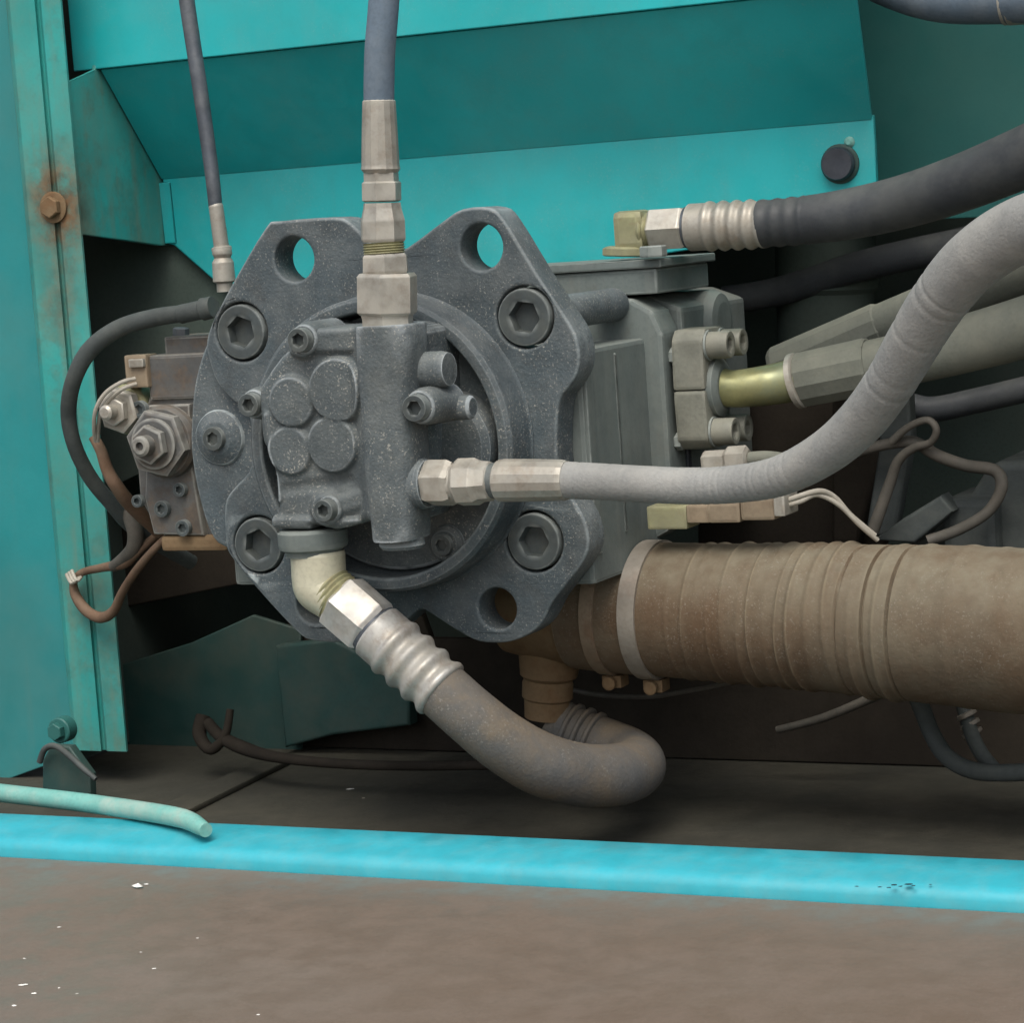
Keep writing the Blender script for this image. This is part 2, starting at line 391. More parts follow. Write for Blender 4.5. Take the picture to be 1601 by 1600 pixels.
# --- cross beam: lit upper face, sloping underside, lower strip
XR = P(1366, 181, YS).x; zS = (zS + P(1366, 181, YS).z)/2
zB = P(900, 418, YS).z
beam = thing('cross_beam', 'teal sheet steel cross beam with sloping shaded underside behind the pump', 'beam', (0, YS, zB))
tk = .004
zTop = .75
solid('upper_face', [(P(114, 100, YT).x, YT, zT), (P(1336, -20, YT).x, YT, zT), (P(1336, -20, YT).x, YT, zTop), (P(114, 100, YT).x, YT, zTop)], Vector((0, tk, 0)), 'teal_paint', beam, .001)
solid('sloping_face', [(X0+.003, YT+.0045, zT-.001), (P(1334, -20, YT).x, YT+.0045, zT-.001), (XR-.002, YS-.001, zS), (X0+.003, YS-.001, zS)], Vector((0, .003, .004)), 'teal_paint', beam, 0)
cut = [P(272, 383, YS), P(350, 452, YS), P(420, 470, YS)]
pts = [Vector((X0+.004, YS, zS+.002)), Vector((XR, YS, zS+.004)), Vector((XR, YS, P(1370, 345, YS).z)), Vector((P(900, 418, YS).x, YS, zB)), cut[2], cut[1], cut[0], Vector((X0+.004, YS, P(250, 382, YS).z))]
solid('lower_strip', pts, Vector((0, tk, 0)), 'teal_paint', beam, .0008)
solid('weld_seam', [Vector((P(250, 300, YS).x, YS-.0018, zS-.004)), Vector((P(268, 300, YS).x, YS-.0018, zS-.004)), Vector((P(270, 300, YS).x, YS-.0018, P(270, 380, YS).z)), Vector((P(252, 300, YS).x, YS-.0018, P(270, 380, YS).z))], Vector((0, .0025, 0)), 'teal_paint', beam, .001)
# capped bolt on the strip's right end
c = P(1314, 256, YS)
k = S(c)
link('washer', mesh_of(lathe(c, FRONT, [(0, 31*k), (.002, 31*k), (.003, 28*k)], 32), 'washer'), 'teal_dark', beam)
link('bolt_head', mesh_of(lathe(c+FRONT*.003, FRONT, [(0, 26*k), (.007, 26*k), (.009, 24*k)], 28), 'bolt_head'), 'black_plug', beam, label='black round bolt head on the strip')
link('weld_spot', mesh_of(lathe(P(1328, 222, YS), FRONT, [(0, 9*k), (.002, 8*k), (.004, 4*k)], 12), 'weld_spot'), 'teal_rod', beam)

# --- deep interior: back wall, dark backing for shade, unseen roof, side walls
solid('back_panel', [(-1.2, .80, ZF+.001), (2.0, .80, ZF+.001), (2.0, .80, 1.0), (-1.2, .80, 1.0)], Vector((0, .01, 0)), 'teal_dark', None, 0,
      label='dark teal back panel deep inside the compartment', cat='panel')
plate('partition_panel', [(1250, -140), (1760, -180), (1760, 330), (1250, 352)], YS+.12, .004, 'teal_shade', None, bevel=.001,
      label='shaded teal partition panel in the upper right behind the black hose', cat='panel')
backing_top = P(1500, 330, .78).z
solid('dark_backing', [(-1.15, .78, ZF+.004), (1.95, .78, ZF+.004), (1.95, .78, backing_top), (-1.15, .78, backing_top)], Vector((0, .018, 0)), 'void_black', None, .004,  # dark sheet added in place of the shade behind the hoses
      label='dark sheet standing in for shade on the back wall behind the hoses', cat='backing')
solid('left_shade_wall', [(X0-.12, YP+.06, ZF+.003), (X0-.12, .776, ZF+.003), (X0-.12, .776, .74), (X0-.12, YP+.06, .74)], Vector((-.01, 0, 0)), 'void_black', None, 0,  # dark wall added so the gap looks like deep shade
      label='dark inner side wall standing in for shade in the gap beside the post', cat='panel')
solid('shade_roof', [(-1.25, YT-.02, zTop+.002), (2.0, YT-.02, zTop+.002), (2.0, .85, zTop+.002), (-1.25, .85, zTop+.002)], Vector((0, 0, .006)), 'teal_dark', None, 0,  # out of view, added to keep daylight off the interior
      label='unseen teal roof sheet added above the beam to shade the compartment', cat='roof')
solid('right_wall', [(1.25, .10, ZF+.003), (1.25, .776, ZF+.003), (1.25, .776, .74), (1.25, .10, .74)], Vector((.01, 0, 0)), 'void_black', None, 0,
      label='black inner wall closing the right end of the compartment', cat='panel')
# lower-left inner panels
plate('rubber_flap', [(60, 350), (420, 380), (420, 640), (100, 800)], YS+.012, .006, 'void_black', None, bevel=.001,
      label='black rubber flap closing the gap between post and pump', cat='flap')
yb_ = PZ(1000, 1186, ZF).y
solid('low_dark_plate', [(P(455, 1186, yb_).x, yb_, ZF+.001), (1.24, yb_, ZF+.001), (1.24, yb_, P(1000, 1000, yb_).z), (P(455, 1186, yb_).x, yb_, P(1000, 1000, yb_).z)], Vector((0, .006, 0)), 'void_brown', None, .001,  # plate added to make the lower back dark
      label='dark plate added across the floor behind the suction hose to darken the lower back', cat='panel')
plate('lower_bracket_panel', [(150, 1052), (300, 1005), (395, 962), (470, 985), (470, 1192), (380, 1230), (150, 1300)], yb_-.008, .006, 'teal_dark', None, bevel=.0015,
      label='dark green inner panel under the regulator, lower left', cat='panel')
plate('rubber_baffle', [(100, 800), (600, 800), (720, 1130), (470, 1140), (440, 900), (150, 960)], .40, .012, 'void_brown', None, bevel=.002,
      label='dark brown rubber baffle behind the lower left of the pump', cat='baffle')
plate('green_mount', [(430, 1010), (520, 1000), (640, 1060), (640, 1135), (520, 1150), (445, 1170)], yb_-.03, .02, 'teal_dark', None, bevel=.003,
      label='dark green mounting block low behind the pump', cat='mount')
# angle strip along the floor
a, b, c_, d_ = PZ(440, 1180, ZF), PZ(455, 1196, ZF), PZ(268, 1290, ZF), PZ(225, 1282, ZF)
solid('floor_strip', [a, b, c_, d_], Vector((0, 0, .006)), 'floor_dirt', None, .002, label='dark angle strip lying along the floor pan', cat='strip')

# ================================================================== MAIN PUMP
pump = thing('hydraulic_pump', 'large grey cast iron piston pump with four socket bolts in its face', 'pump', P(640, 1000, .08))
FL = [(415, 355), (435, 346), (520, 340), (548, 349), (580, 380), (608, 396), (636, 387), (690, 347), (722, 327), (765, 325), (788, 345), (837, 425), (872, 478), (898, 520), (906, 555), (902, 583), (890, 604), (876, 624), (871, 660),
      (871, 715), (876, 745), (892, 775), (910, 805), (919, 832), (920, 858), (908, 884), (890, 908), (865, 940), (847, 974), (825, 993), (797, 1004), (768, 1006), (740, 1001), (705, 981), (664, 955), (650, 957), (636, 969),
      (605, 992), (560, 1003), (525, 1005), (485, 1002), (460, 985), (400, 920), (360, 870), (352, 845), (351, 790), (362, 767), (388, 738), (394, 710), (391, 665), (384, 642), (362, 625), (340, 600), (328, 570), (322, 540), (327, 515), (342, 482), (370, 430)]
BOLTS = [(377, 519, 34), (820, 496, 41), (404, 852, 34), (835, 847, 41)]
OPEN = [(459, 405, 33), (752, 386, 33), (777, 952, 30), (490, 945, 30)]
k0 = S(Vector((0, 0, 0)))
hl = [(x, y, 48*k0) for x, y, r in BOLTS] + [(x, y, r*k0*1.08) for x, y, r in OPEN] + [(622, 690, .10)]
plate('mounting_flange', FL, 0, .034, 'cast_flange', pump, holes=hl, bevel=.0028, smoothn=3)
for x, y, r in BOLTS:
    socket_bolt(pump, P(x, y, 0)+Vector((0, .016, 0)), 44*k0, .0175)
# left boss plate, set back
plate('side_lug', [(352, 470), (330, 520), (314, 560), (303, 605), (299, 650), (298, 700), (307, 762), (326, 828), (352, 856), (420, 860), (440, 700), (440, 560), (400, 480)], .014, .03, 'cast_flange', pump, bevel=.003, smoothn=3)
c = P(345, 684, .014)
link('lug_boss', mesh_of(lathe(c, FRONT, [(0, 46*k0), (.003, 44*k0), (.006, 34*k0), (.008, 27*k0)], 32), 'lug_boss'), 'cast_flange', pump)
socket_bolt(pump, c+FRONT*.0078, 19*k0, .006)
# raised pilot ring
o0 = P(622, 690, 0)
link('pilot_ring', mesh_of(lathe(o0+Vector((0, .02, 0)), FRONT, [(0, .127), (.0215, .127), (.023, .1258), (.0245, .1254), (.0525, .1237), (.0545, .1233), (.0575, .1205), (.0577, .119), (.0577, .1145), (.0575, .113), (.056, .1115), (.054, .1112), (.024, .110), (.022, .109), (.021, .107), (.021, .02)], 96), 'pilot_ring'), 'cast_flange', pump)
# adapter face bolts inside the ring
link('adapter_plate', mesh_of(lathe(o0+FRONT*.001, FRONT, [(0, .108), (.010, .108), (.012, .106)], 64), 'adapter_plate'), 'cast_pump', pump)
for x, y, r in ((762, 673, 20), (700, 850, 17)):
    q = P(x, y, -.013)
    link('bolt_boss', mesh_of(lathe(q, FRONT, [(0, r*1.75*k0), (.004, r*1.65*k0), (.007, r*1.3*k0)], 28), 'bolt_boss'), 'cast_pump', pump)
    socket_bolt(pump, q+FRONT*.0068, r*k0, .006)
# housing behind the flange (its right side face shows)
XB = P(914, 640, .036).x
zh1, zh0 = P(940, 540, .09).z, P(940, 745, .09).z
Lx = P(330, 640, .05).x
def ybox(name, x0, x1, z0, z1, y0, y1, mat, bevel=.003, **kw):
    return solid(name, [(x0, y0, z0), (x1, y0, z0), (x1, y0, z1), (x0, y0, z1)], Vector((0, y1-y0, 0)), mat, pump, bevel, **kw)
YC = .172
ybox('housing', Lx+.02, XB, zh0-.085, zh1, .0345, YC+.01, 'cast_body', .004)
ybox('housing_rib', XB-.03, XB+.003, zh0-.06, zh1-.006, .036, .050, 'cast_body', .002)
for (x, y, r) in (BOLTS[1], BOLTS[3]):
    p = P(x, y, 0); link('bolt_shaft', mesh_of(lathe(p+Vector((.006, .0345, 0)), -FRONT, [(0, 27*k0), (YC-.035, 27*k0), (YC-.03, 23*k0)], 28), 'bolt_shaft'), 'cast_flange', pump)
XE = P(1040, 600, YC).x
def ear(zc, sgn):
    return [(Lx+.03, zc-sgn*.03), (XE-.004, zc-sgn*.03), (XE-.004, zc+sgn*.006), (XE-.016, zc+sgn*.016), (Lx+.03, zc+sgn*.016)]
zc1 = P(990, 463, YC).z; zc0 = P(985, 846, YC).z
rc = [(Lx+.03, zc0), (XE-.022, zc0), (XE-.006, zc0+.008), (XE, zc0+.024), (XE, zc1-.034), (XE-.008, zc1-.014), (XE-.028, zc1-.002), (Lx+.03, zc1)]
def xzprism(name, prof, y0, y1, mat, bevel=.003):
    return solid(name, [(x, y0, z) for x, z in prof], Vector((0, y1-y0, 0)), mat, pump, bevel)
xzprism('rear_casing', rc, YC, .212, 'cast_body', .004)
for sgn, zz, nm in ((-1, P(960, 838, .10).z, 'lower_lip'),):
    xb = P(BOLTS[1][0], 496, 0).x
    ybox(nm, xb-.03, xb+.024, min(zz, zz+sgn*.012), max(zz, zz+sgn*.012), .0425, YC+.01, 'cast_body', .003)
xzprism('casing_joint', [(Lx+.04, zc0+.01), (XE+.002, zc0+.01), (XE+.002, zc1-.04), (Lx+.04, zc1-.04)], .2125, .2185, 'bolt_dark', .001)
xzprism('rear_block', [(Lx+.03, zc0+.012), (XE+.0005, zc0+.012), (XE+.0005, zc1-.014), (XE-.03, zc1-.002), (Lx+.03, zc1-.002)], .219, .38, 'cast_body', .004)
link('rear_boss', mesh_of(lathe(P(1085, 505, .30), RIGHT, [(-.05, .03), (.02, .03), (.028, .026), (.03, .018)], 28), 'rear_boss'), 'cast_body', pump)
link('rear_knob', mesh_of(lathe(P(1050, 445, .33), RIGHT, [(-.05, .02), (.015, .02), (.02, .012)], 24), 'rear_knob'), 'cast_body', pump)
ybox('parting_line', XB-.02, XB+.0012, zh0-.05, zh1-.008, .1035, .1065, 'cast_body', .0009)
for dz in (-.10, -.045, .03):
    link('case_bolt', mesh_of(hexed(Vector((XE, .19, dz+.02)), RIGHT, .008, .006), 'case_bolt'), 'cast_body', pump)
# valve cover on top
za = P(1035, 405, .15).z; zb2 = P(1035, 455, .15).z
XV = P(1036, 420, .176).x
ybox('valve_cover', -.02, XV-.006, zb2-.003, za-.008, .176, .30, 'cast_body', .002)
ybox('cover_lid', -.03, XV, za-.0075, za, .172, .305, 'cast_body', .0015)
link('cover_stud', mesh_of(hexed(P(1022, 402, .17), UP, .012, .010), 'cover_stud'), 'cast_body', pump)

# ================================================================== PILOT GEAR PUMP
YG = -.085
gp = thing('gear_pump', 'small grey gear pump with overlapping round bosses bolted onto the pump face', 'pump', P(480, 860, YG))
GO = [(497, 513), (565, 509), (645, 512), (655, 560), (652, 800), (582, 811), (550, 823), (522, 827), (492, 821), (480, 829), (432, 827), (424, 817), (425, 806), (433, 799), (431, 745), (421, 712), (409, 690), (405, 650), (404, 612), (415, 590), (440, 556), (453, 545), (452, 522), (474, 508)]
def cast_face(name, outline, Yf, depth, lobes, mat, parent, step=.0013, rb=.006):
    """cast body: outline filled with a grid whose front swells into rounded lobes, walls running back"""
    pl = np.array(crom([(P(x, y, Yf).x, P(x, y, Yf).z) for x, y in outline], 4, True))
    kq_ = S(P(*outline[0], Yf))
    lo, hi = pl.min(0)-step, pl.max(0)+step
    gx = np.arange(lo[0], hi[0]+step, step); gz = np.arange(lo[1], hi[1]+step, step)
    X, Z = np.meshgrid(gx, gz); pt = np.stack([X.ravel(), Z.ravel()], 1)
    a = pl; b = np.roll(pl, -1, 0)
    best = np.full(len(pt), 1e9); near = np.zeros_like(pt); inside = np.zeros(len(pt), bool)
    for (ax, az), (bx, bz) in zip(a, b):
        d = np.array([bx-ax, bz-az]); L = max(d@d, 1e-12)
        t = np.clip(((pt[:, 0]-ax)*d[0]+(pt[:, 1]-az)*d[1])/L, 0, 1)
        q = np.stack([ax+t*d[0], az+t*d[1]], 1); dd = np.hypot(*(pt-q).T)
        m = dd < best; best[m] = dd[m]; near[m] = q[m]
        if az != bz:
            cr = ((az > pt[:, 1]) != (bz > pt[:, 1])) & (pt[:, 0] < (bx-ax)*(pt[:, 1]-az)/(bz-az)+ax)
            inside ^= cr
    sd = np.where(inside, best, -best)
    e = np.clip(sd/rb, 0, 1); h = -rb*(1-np.sqrt(np.clip(1-(1-e)**2, 0, 1)))
    pads = np.zeros(len(pt)); add = np.zeros(len(pt))
    for kind, c0, c1, r, hh, w in lobes:
        p0 = P(*c0, Yf); p1 = P(*(c1 or c0), Yf); r = r*kq_
        d = np.array([p1.x-p0.x, p1.z-p0.z]); L = max(d@d, 1e-12)
        t = np.clip(((pt[:, 0]-p0.x)*d[0]+(pt[:, 1]-p0.z)*d[1])/L, 0, 1)
        dist = np.hypot(pt[:, 0]-p0.x-t*d[0], pt[:, 1]-p0.z-t*d[1])
        u = np.clip((r-dist)/w, 0, 1); u = u*u*(3-2*u)*hh
        if kind == 'pad': pads = np.maximum(pads, u)
        elif kind == 'cut': add -= u
        else: add = np.maximum(add, u) if kind == 'max' else add+u
    h += pads + add
    nz, nx = X.shape; sdg = sd.reshape(nz, nx); keep = sdg > -step*.72
    bm = bmesh.new(); vv = {}
    def vert(i, j):
        k = i*nx+j
        if k not in vv:
            x, z = pt[k] if sd[k] > step*.35 else near[k]
            vv[k] = bm.verts.new((x, Yf-h[k], z))
        return vv[k]
    for i in range(nz-1):
        for j in range(nx-1):
            if keep[i, j] and keep[i, j+1] and keep[i+1, j] and keep[i+1, j+1] and sdg[i:i+2, j:j+2].max() > 0:
                try: bm.faces.new((vert(i, j), vert(i, j+1), vert(i+1, j+1), vert(i+1, j)))
                except ValueError: pass
    bmesh.ops.remove_doubles(bm, verts=bm.verts, dist=.0002)
    ed = [q for q in bm.edges if len(q.link_faces) == 1]
    r = bmesh.ops.extrude_edge_only(bm, edges=ed)
    for v in r['geom']:
        if isinstance(v, bmesh.types.BMVert): v.co.y = Yf+depth
    return link(name, mesh_of(bm, name), mat, parent, smooth=50)
LOB = [('pad', (459, 628), None, 45, .0058, .0042), ('pad', (531, 609), None, 55, .0068, .0042), ('pad', (456, 704), None, 43, .0046, .0042), ('pad', (523, 694), None, 49, .0060, .0042),
       ('add', (614, 505), (630, 830), 80, .013, .020), ('max', (474, 531), (580, 530), 27, .0045, .007), ('max', (474, 531), None, 34, .0065, .006),
       ('max', (513, 797), None, 36, .0065, .008), ('max', (432, 818), (560, 820), 15, .0035, .005), ('max', (513, 797), (600, 770), 22, .004, .008),
       ('max', (418, 650), (436, 780), 9, .0022, .003), ('max', (640, 590), (655, 640), 40, .012, .012), ('cut', (545, 752), (448, 765), 16, .0025, .008)]
cast_face('body', GO, YG, .070, LOB, 'cast_pump', gp)
for x, y, r, Y in ((474, 531, 20, YG-.007), (396, 632, 19, YG+.008), (513, 797, 18, YG-.0075), (655, 637, 22, -.118)):
    q = P(x, y, Y); kk = S(q)
    link('bolt_ear', mesh_of(lathe(q-FRONT*.05, FRONT, [(0, r*1.4*kk), (.040, r*1.36*kk), (.044, r*1.3*kk), (.048, r*1.2*kk), (.05, r*1.08*kk)], 28), 'bolt_ear'), 'cast_pump', gp)
    socket_bolt(gp, q-FRONT*.0005, r*kk*.95, .0095)
# upright port block lofted from a rounded square
def loft(name, secs, mat, parent, seg=40, e=5.):
    bm = bmesh.new(); rings = []
    for (p, hw, hd) in secs:
        ring = []
        for k in range(seg):
            a = 2*math.pi*(k+.5)/seg; ca, sa = math.cos(a), math.sin(a)
            q = (abs(ca)**e + abs(sa)**e)**(-1/e)
            ring.append(bm.verts.new(p + Vector((ca*q*hw, sa*q*hd, 0))))
        rings.append(ring)
    for a, b in zip(rings, rings[1:]):
        for k in range(seg): bm.faces.new((a[k], a[(k+1) % seg], b[(k+1) % seg], b[k]))
    bm.faces.new(rings[0][::-1]); bm.faces.new(rings[-1])
    return link(name, mesh_of(bm, name), mat, parent, smooth=35)
YB = -.102
kk = S(P(612, 600, YB))
sec = [(612, 507, 50), (612, 511, 52), (613, 560, 51), (614, 600, 48), (618, 660, 46), (621, 720, 46), (624, 770, 44), (627, 815, 40), (628, 838, 38.5), (628, 842, 36)]
loft('port_block', [(P(x, y, YB), hw*kk*.95, .026) for x, y, hw in sec], 'cast_pump', gp, e=3.2)
turned('bottom_plug', [(628, 838, 35), (628.5, 846, 36), (629, 852, 36), (629.3, 857, 32), (629.4, 858.5, 20)], YB, 'cast_pump', gp)
q = P(640, 580, YB+.012)
link('side_boss', mesh_of(lathe(q, RIGHT, [(0, 29*kk), (.030, 29*kk), (.036, 26*kk), (.0365, 10*kk)], 28), 'side_boss'), 'cast_pump', gp)
q = P(650, 640, YB+.03)
link('side_spigot', mesh_of(lathe(q, RIGHT, [(0, 30*kk), (.018, 25*kk), (.03, 21*kk), (.05, 19*kk), (.052, 15*kk)], 28), 'side_spigot'), 'cast_pump', gp)
q = P(640, 757, YB)
link('outlet_boss', mesh_of(lathe(q, RIGHT, [(0, 42*kk), (.014, 40*kk), (.017, 37*kk)], 32), 'outlet_boss'), 'cast_pump', gp)
q = P(690, 700, -.04)
link('rear_cover', mesh_of(lathe(q, FRONT, [(-.03, .045), (.0, .045), (.006, .04), (.008, .03)], 40), 'rear_cover'), 'cast_pump', gp)
# inlet collar
turned('inlet_collar', [(488, 826, 50), (488.5, 830, 55), (490, 850, 55), (490.5, 856, 53), (491, 860, 46), (491.5, 868, 44)], YG-.012+.03, 'cast_body', gp, seg=40)

# ================================================================== HOSES ON THE GEAR PUMP
YU = YB
up = thing('pressure_hose', 'blue grey hose with plated fittings rising from the gear pump', 'hose', P(607, 509, YU))
turned('adapter', [(607, 509, 42), (606, 497, 42), (606, 491, 44)], YU, 'plated', up, seg=6, phase=.3)
turned('large_hex', [(606, 492, 45), (605.7, 488, 49), (605, 432, 49), (604.7, 427, 45)], YU, 'plated', up, seg=6, phase=.26)
turned('small_hex', [(603.5, 428, 38), (603, 424, 40), (602, 401, 39), (601.5, 397, 36)], YU, 'plated', up, seg=6, phase=.45)
th = []
for i in range(10): th.append((601-i*.15, 397-i*2, 33.5 if i % 2 else 30.5))
turned('thread', th, YU, 'zinc_olive', up)
turned('swivel_nut', [(599.5, 378, 34), (599.3, 374, 36.5), (598.5, 345, 36), (597.6, 325, 31), (597.3, 317, 30)], YU, 'plated', up, seg=8, phase=.2)
turned('collar', [(597, 315.5, 27), (596.9, 313, 31.5), (596.4, 286, 31.5), (596.2, 283, 28), (595.6, 270, 28)], YU, 'plated', up, seg=6, phase=.2)
turned('ferrule', [(595.3, 270, 27), (595, 264, 31), (594.8, 259, 30), (594.3, 240, 29.5), (593.4, 200, 28), (592.6, 165, 26.5), (592.5, 158, 26), (592.4, 156, 24)], YU, 'plated', up, seg=16, smooth=12)
hose('hose_line', [(592.4, 165, 24, YU), (592.6, 130, 24.3, YU), (594, 80, 24.3, YU), (598, 30, 24.3, YU), (603, -30, 24.3, YU), (612, -110, 24.3, YU)], 'rubber_blue', up)

oh = thing('outlet_hose', 'thick dusty light grey hose curving right from the gear pump', 'hose', P(680, 795, YB))
YO = YB
turned('swivel_nut', [(668, 755, 35), (676, 755, 38), (703, 755, 38), (711, 755, 34)], YO, 'plated', oh, seg=6, phase=.2)
turned('neck', [(709, 755, 31), (716, 755, 31)], YO, 'plated', oh)
turned('hex_collar', [(714, 754, 33), (720, 754, 38), (746, 753, 38), (754, 753, 33), (768, 752.5, 32), (770, 752.5, 29)], YO, 'plated', oh, seg=8, phase=.1)
turned('spacer', [(768, 752, 28), (780, 752, 28)], YO, 'bolt_steel', oh)
turned('ferrule', [(778, 752, 29), (781, 752, 33), (790, 751.5, 34), (840, 751, 33.5), (880, 751, 32.5), (887, 751, 31)], YO, 'plated', oh, seg=16, smooth=12)
hose('hose_line', [(880, 751, 29.5, YO), (930, 753, 29, YO), (1000, 757, 29, YO), (1080, 760, 29, YO), (1150, 757, 30, -.11), (1220, 744, 32, -.13), (1290, 708, 35, -.15), (1345, 660, 38, -.17), (1390, 600, 40, -.19), (1428, 535, 43, -.21), (1470, 468, 46, -.23), (1525, 405, 49, -.25), (1600, 358, 52, -.27), (1700, 330, 54, -.30)], 'rubber_gray', oh, seg=40, n=40, ripple=[(x, random.uniform(1.6, 2.6), -random.uniform(.012, .035)) for x in (905, 951, 1098, 1112, 1127, 1138, 1152, 1163, 1175, 1187, 1197, 1210, 1222, 1233, 1246, 1390, 1402, 1437, 1470, 1481)])

# suction elbow hose under the gear pump
YI = YG+.018
eh = thing('inlet_hose', 'stubby dusty grey hose bending under the pump to the suction stub', 'hose', P(960, 1265, .0))
turned('elbow_top', [(497, 861, 41), (497, 866, 43), (498.5, 900, 43), (500, 912, 43)], YI, 'zinc_yellow', eh, seg=32)
def limb(name, a, b, prof, Y, mat, parent, seg=28, phase=0., smooth=38):
    """turned part along a slanting picture line a->b; prof (t along 0..1, half width)"""
    return turned(name, [(a[0]+(b[0]-a[0])*t, a[1]+(b[1]-a[1])*t, hw) for t, hw in prof], Y, mat, parent, seg, phase, smooth)
hose('elbow_bend', [(498.5, 898, 42.8, YI), (500.5, 914, 42.8, YI), (508, 922, 42, YI), (519, 931, 40, YI), (526, 937, 39, YI)], 'zinc_yellow', eh, seg=32)
limb('thread', (513, 921), (540, 945), [(0, 39), (.1, 41), (.2, 38.5), (.3, 41), (.4, 38.5), (.5, 41), (.6, 38.5), (.7, 41), (.8, 38.5), (1, 40)], YI, 'zinc_olive', eh)
limb('swivel_nut', (530, 936), (584, 983), [(0, 43), (.06, 49), (.9, 49), (1, 45)], YI, 'plated_bright', eh, 6, .35)
limb('stop_ring', (583, 982), (588, 987), [(0, 44), (1, 44)], YI, 'bolt_dark', eh)
fe = [(0, 44), (.02, 47), (.22, 47)]
for i in range(61):
    t = .24+.74*i/60; fe.append((t, 47.5+3.6*math.sin((t-.24)/.74*math.pi*2*3.4)))
fe.append((1, 45))
limb('ferrule', (587, 986), (693, 1081), fe, YI, 'plated_bright', eh, 32)
hose('hose_line', [(686, 1075, 45.5, YI), (735, 1119, 46, YI+.004), (790, 1163, 48, YI+.02), (850, 1197, 50, YI+.045), (912, 1213, 50, YI+.08), (965, 1212, 49, YI+.12), (995, 1200, 46, YI+.16), (985, 1183, 44, YI+.20), (940, 1163, 42, YI+.215), (893, 1142, 39, YI+.215), (862, 1122, 36, YI+.212)], 'rubber_suction', eh, seg=36, n=10)
for i, (x, y) in enumerate(((893, 1142), (910, 1149), (926, 1157))):
    limb('hose_rib', (x-4, y-1.8), (x+4, y+1.8), [(0, 40.5+i), (.25, 44+i), (.75, 44+i), (1, 40.5+i)], YI+.2152, 'rubber_suction', eh, 36)

# ================================================================== SUCTION LINE
YM = .14
mf = thing('suction_manifold', 'rusty brown cast suction elbow with a stub pointing down below the pump', 'pipe fitting', P(855, 1120, YM))
turned('stub', [(866, 880, 60), (864, 960, 58), (862, 1000, 52), (860, 1030, 49), (858, 1056, 45), (857, 1062, 38), (856.5, 1068, 40), (856, 1090, 40), (855.5, 1094, 36), (855, 1122, 35)], YM, 'rust_cast', mf, seg=32)
hose('branch', [(800, 940, 80, YM), (850, 943, 90, YM), (900, 947, 93, YM), (935, 949, 94, YM)], 'rust_cast', mf, seg=40)
sh = thing('suction_hose', 'fat dusty brown corrugated suction hose running right under the pump', 'hose', P(1250, 1085, .12))
ctr = crom([(905, 948, 98, .14), (1000, 953, 104, .138), (1100, 957, 107, .135), (1200, 961, 111, .13), (1300, 966, 116, .125), (1400, 972, 121, .12), (1500, 979, 126, .115), (1600, 986, 130, .11), (1720, 995, 134, .10)], 44)
rr_ = random.Random(3)
rid = []
for x, w, a in ((1085, 4, 1.2), (1108, 5, 1.6), (1131, 6, 2.6), (1151, 4, 1.8), (1172, 5, 2.2), (1196, 6, 3.0), (1215, 4, 1.8), (1238, 6, 3.2), (1259, 4, 2.2), (1280, 6, 3.0), (1305, 8, 2.4), (1332, 7, 3.2), (1352, 2.6, -4.0), (1371, 7, 3.0), (1392, 2.6, -5.0), (1411, 7, 2.6), (1432, 2.6, -4.0), (1455, 9, 1.8), (1520, 14, 1.6), (1570, 10, 1.2)):
    rid.append((x, w, a, rr_.uniform(0, 6.3), rr_.uniform(.5, 1.0), rr_.uniform(-5, 5)))
path = []
for x, y, hw, Y in ctr:
    p = P(x, y, Y); path.append((p, hw*S(p)))
def fold(i, a):
    x = ctr[i][0]; k_ = S(path[i][0]); t = 0
    for xx, w, am, ph, dp, sk in rid:
        d = (x-xx-sk*math.sin(a+ph))/(w*.72)
        if abs(d) < 3: t += am*math.exp(-d*d)*(1-dp*.5*(1+math.sin(a*1.0+ph)))
    return t*k_*1.7 + k_*1.3*math.sin(a*3+x*.011)*math.sin(x*.017)
link('hose_line', mesh_of(sweep(path, 96, rfun=fold), 'hose_line'), 'hose_brown', sh)
def band(xc, wid, extra, mat):
    pa = []
    for dx, e in ((-wid, 0), (-wid, extra), (wid, extra), (wid, 0)):
        j = min(ctr, key=lambda q: abs(q[0]-(xc+dx))); p = P(xc+dx, j[1], j[3]); pa.append((p, (j[2]+e)*S(p)))
    ob = link('clamp_band', mesh_of(sweep(pa, 72, axis=pa[-1][0]-pa[0][0]), 'clamp_band'), mat, sh)
    j = min(ctr, key=lambda q: abs(q[0]-xc)); p = P(xc, j[1], j[3]); r = (j[2]+extra)*S(p)
    s = p + Vector((0, -.012, -r-.004))
    link('clamp_screw', mesh_of(lathe(s+Vector((0, .02, 0)), FRONT, [(0, .0045), (.026, .0045), (.026, .006), (.031, .006), (.032, .0045)], 16), 'clamp_screw'), 'rust_cast', ob)
    solid('clamp_housing', [s+Vector((-.009, -.004, .006)), s+Vector((.009, -.004, .006)), s+Vector((.009, -.004, -.005)), s+Vector((-.009, -.004, -.005))], Vector((0, .018, 0)), 'rust_cast', ob, .001)
    return ob
band(960, 10, 4, 'rust_band'); band(1024, 13, 5, 'clamp_steel')

# ================================================================== HIGH PRESSURE LINES ON THE RIGHT
XF = XE + .004
hp = thing('flanged_hose', 'brass coloured tube with split flange clamp leading into a grey hose', 'hose', PX(1080, 700, XF))
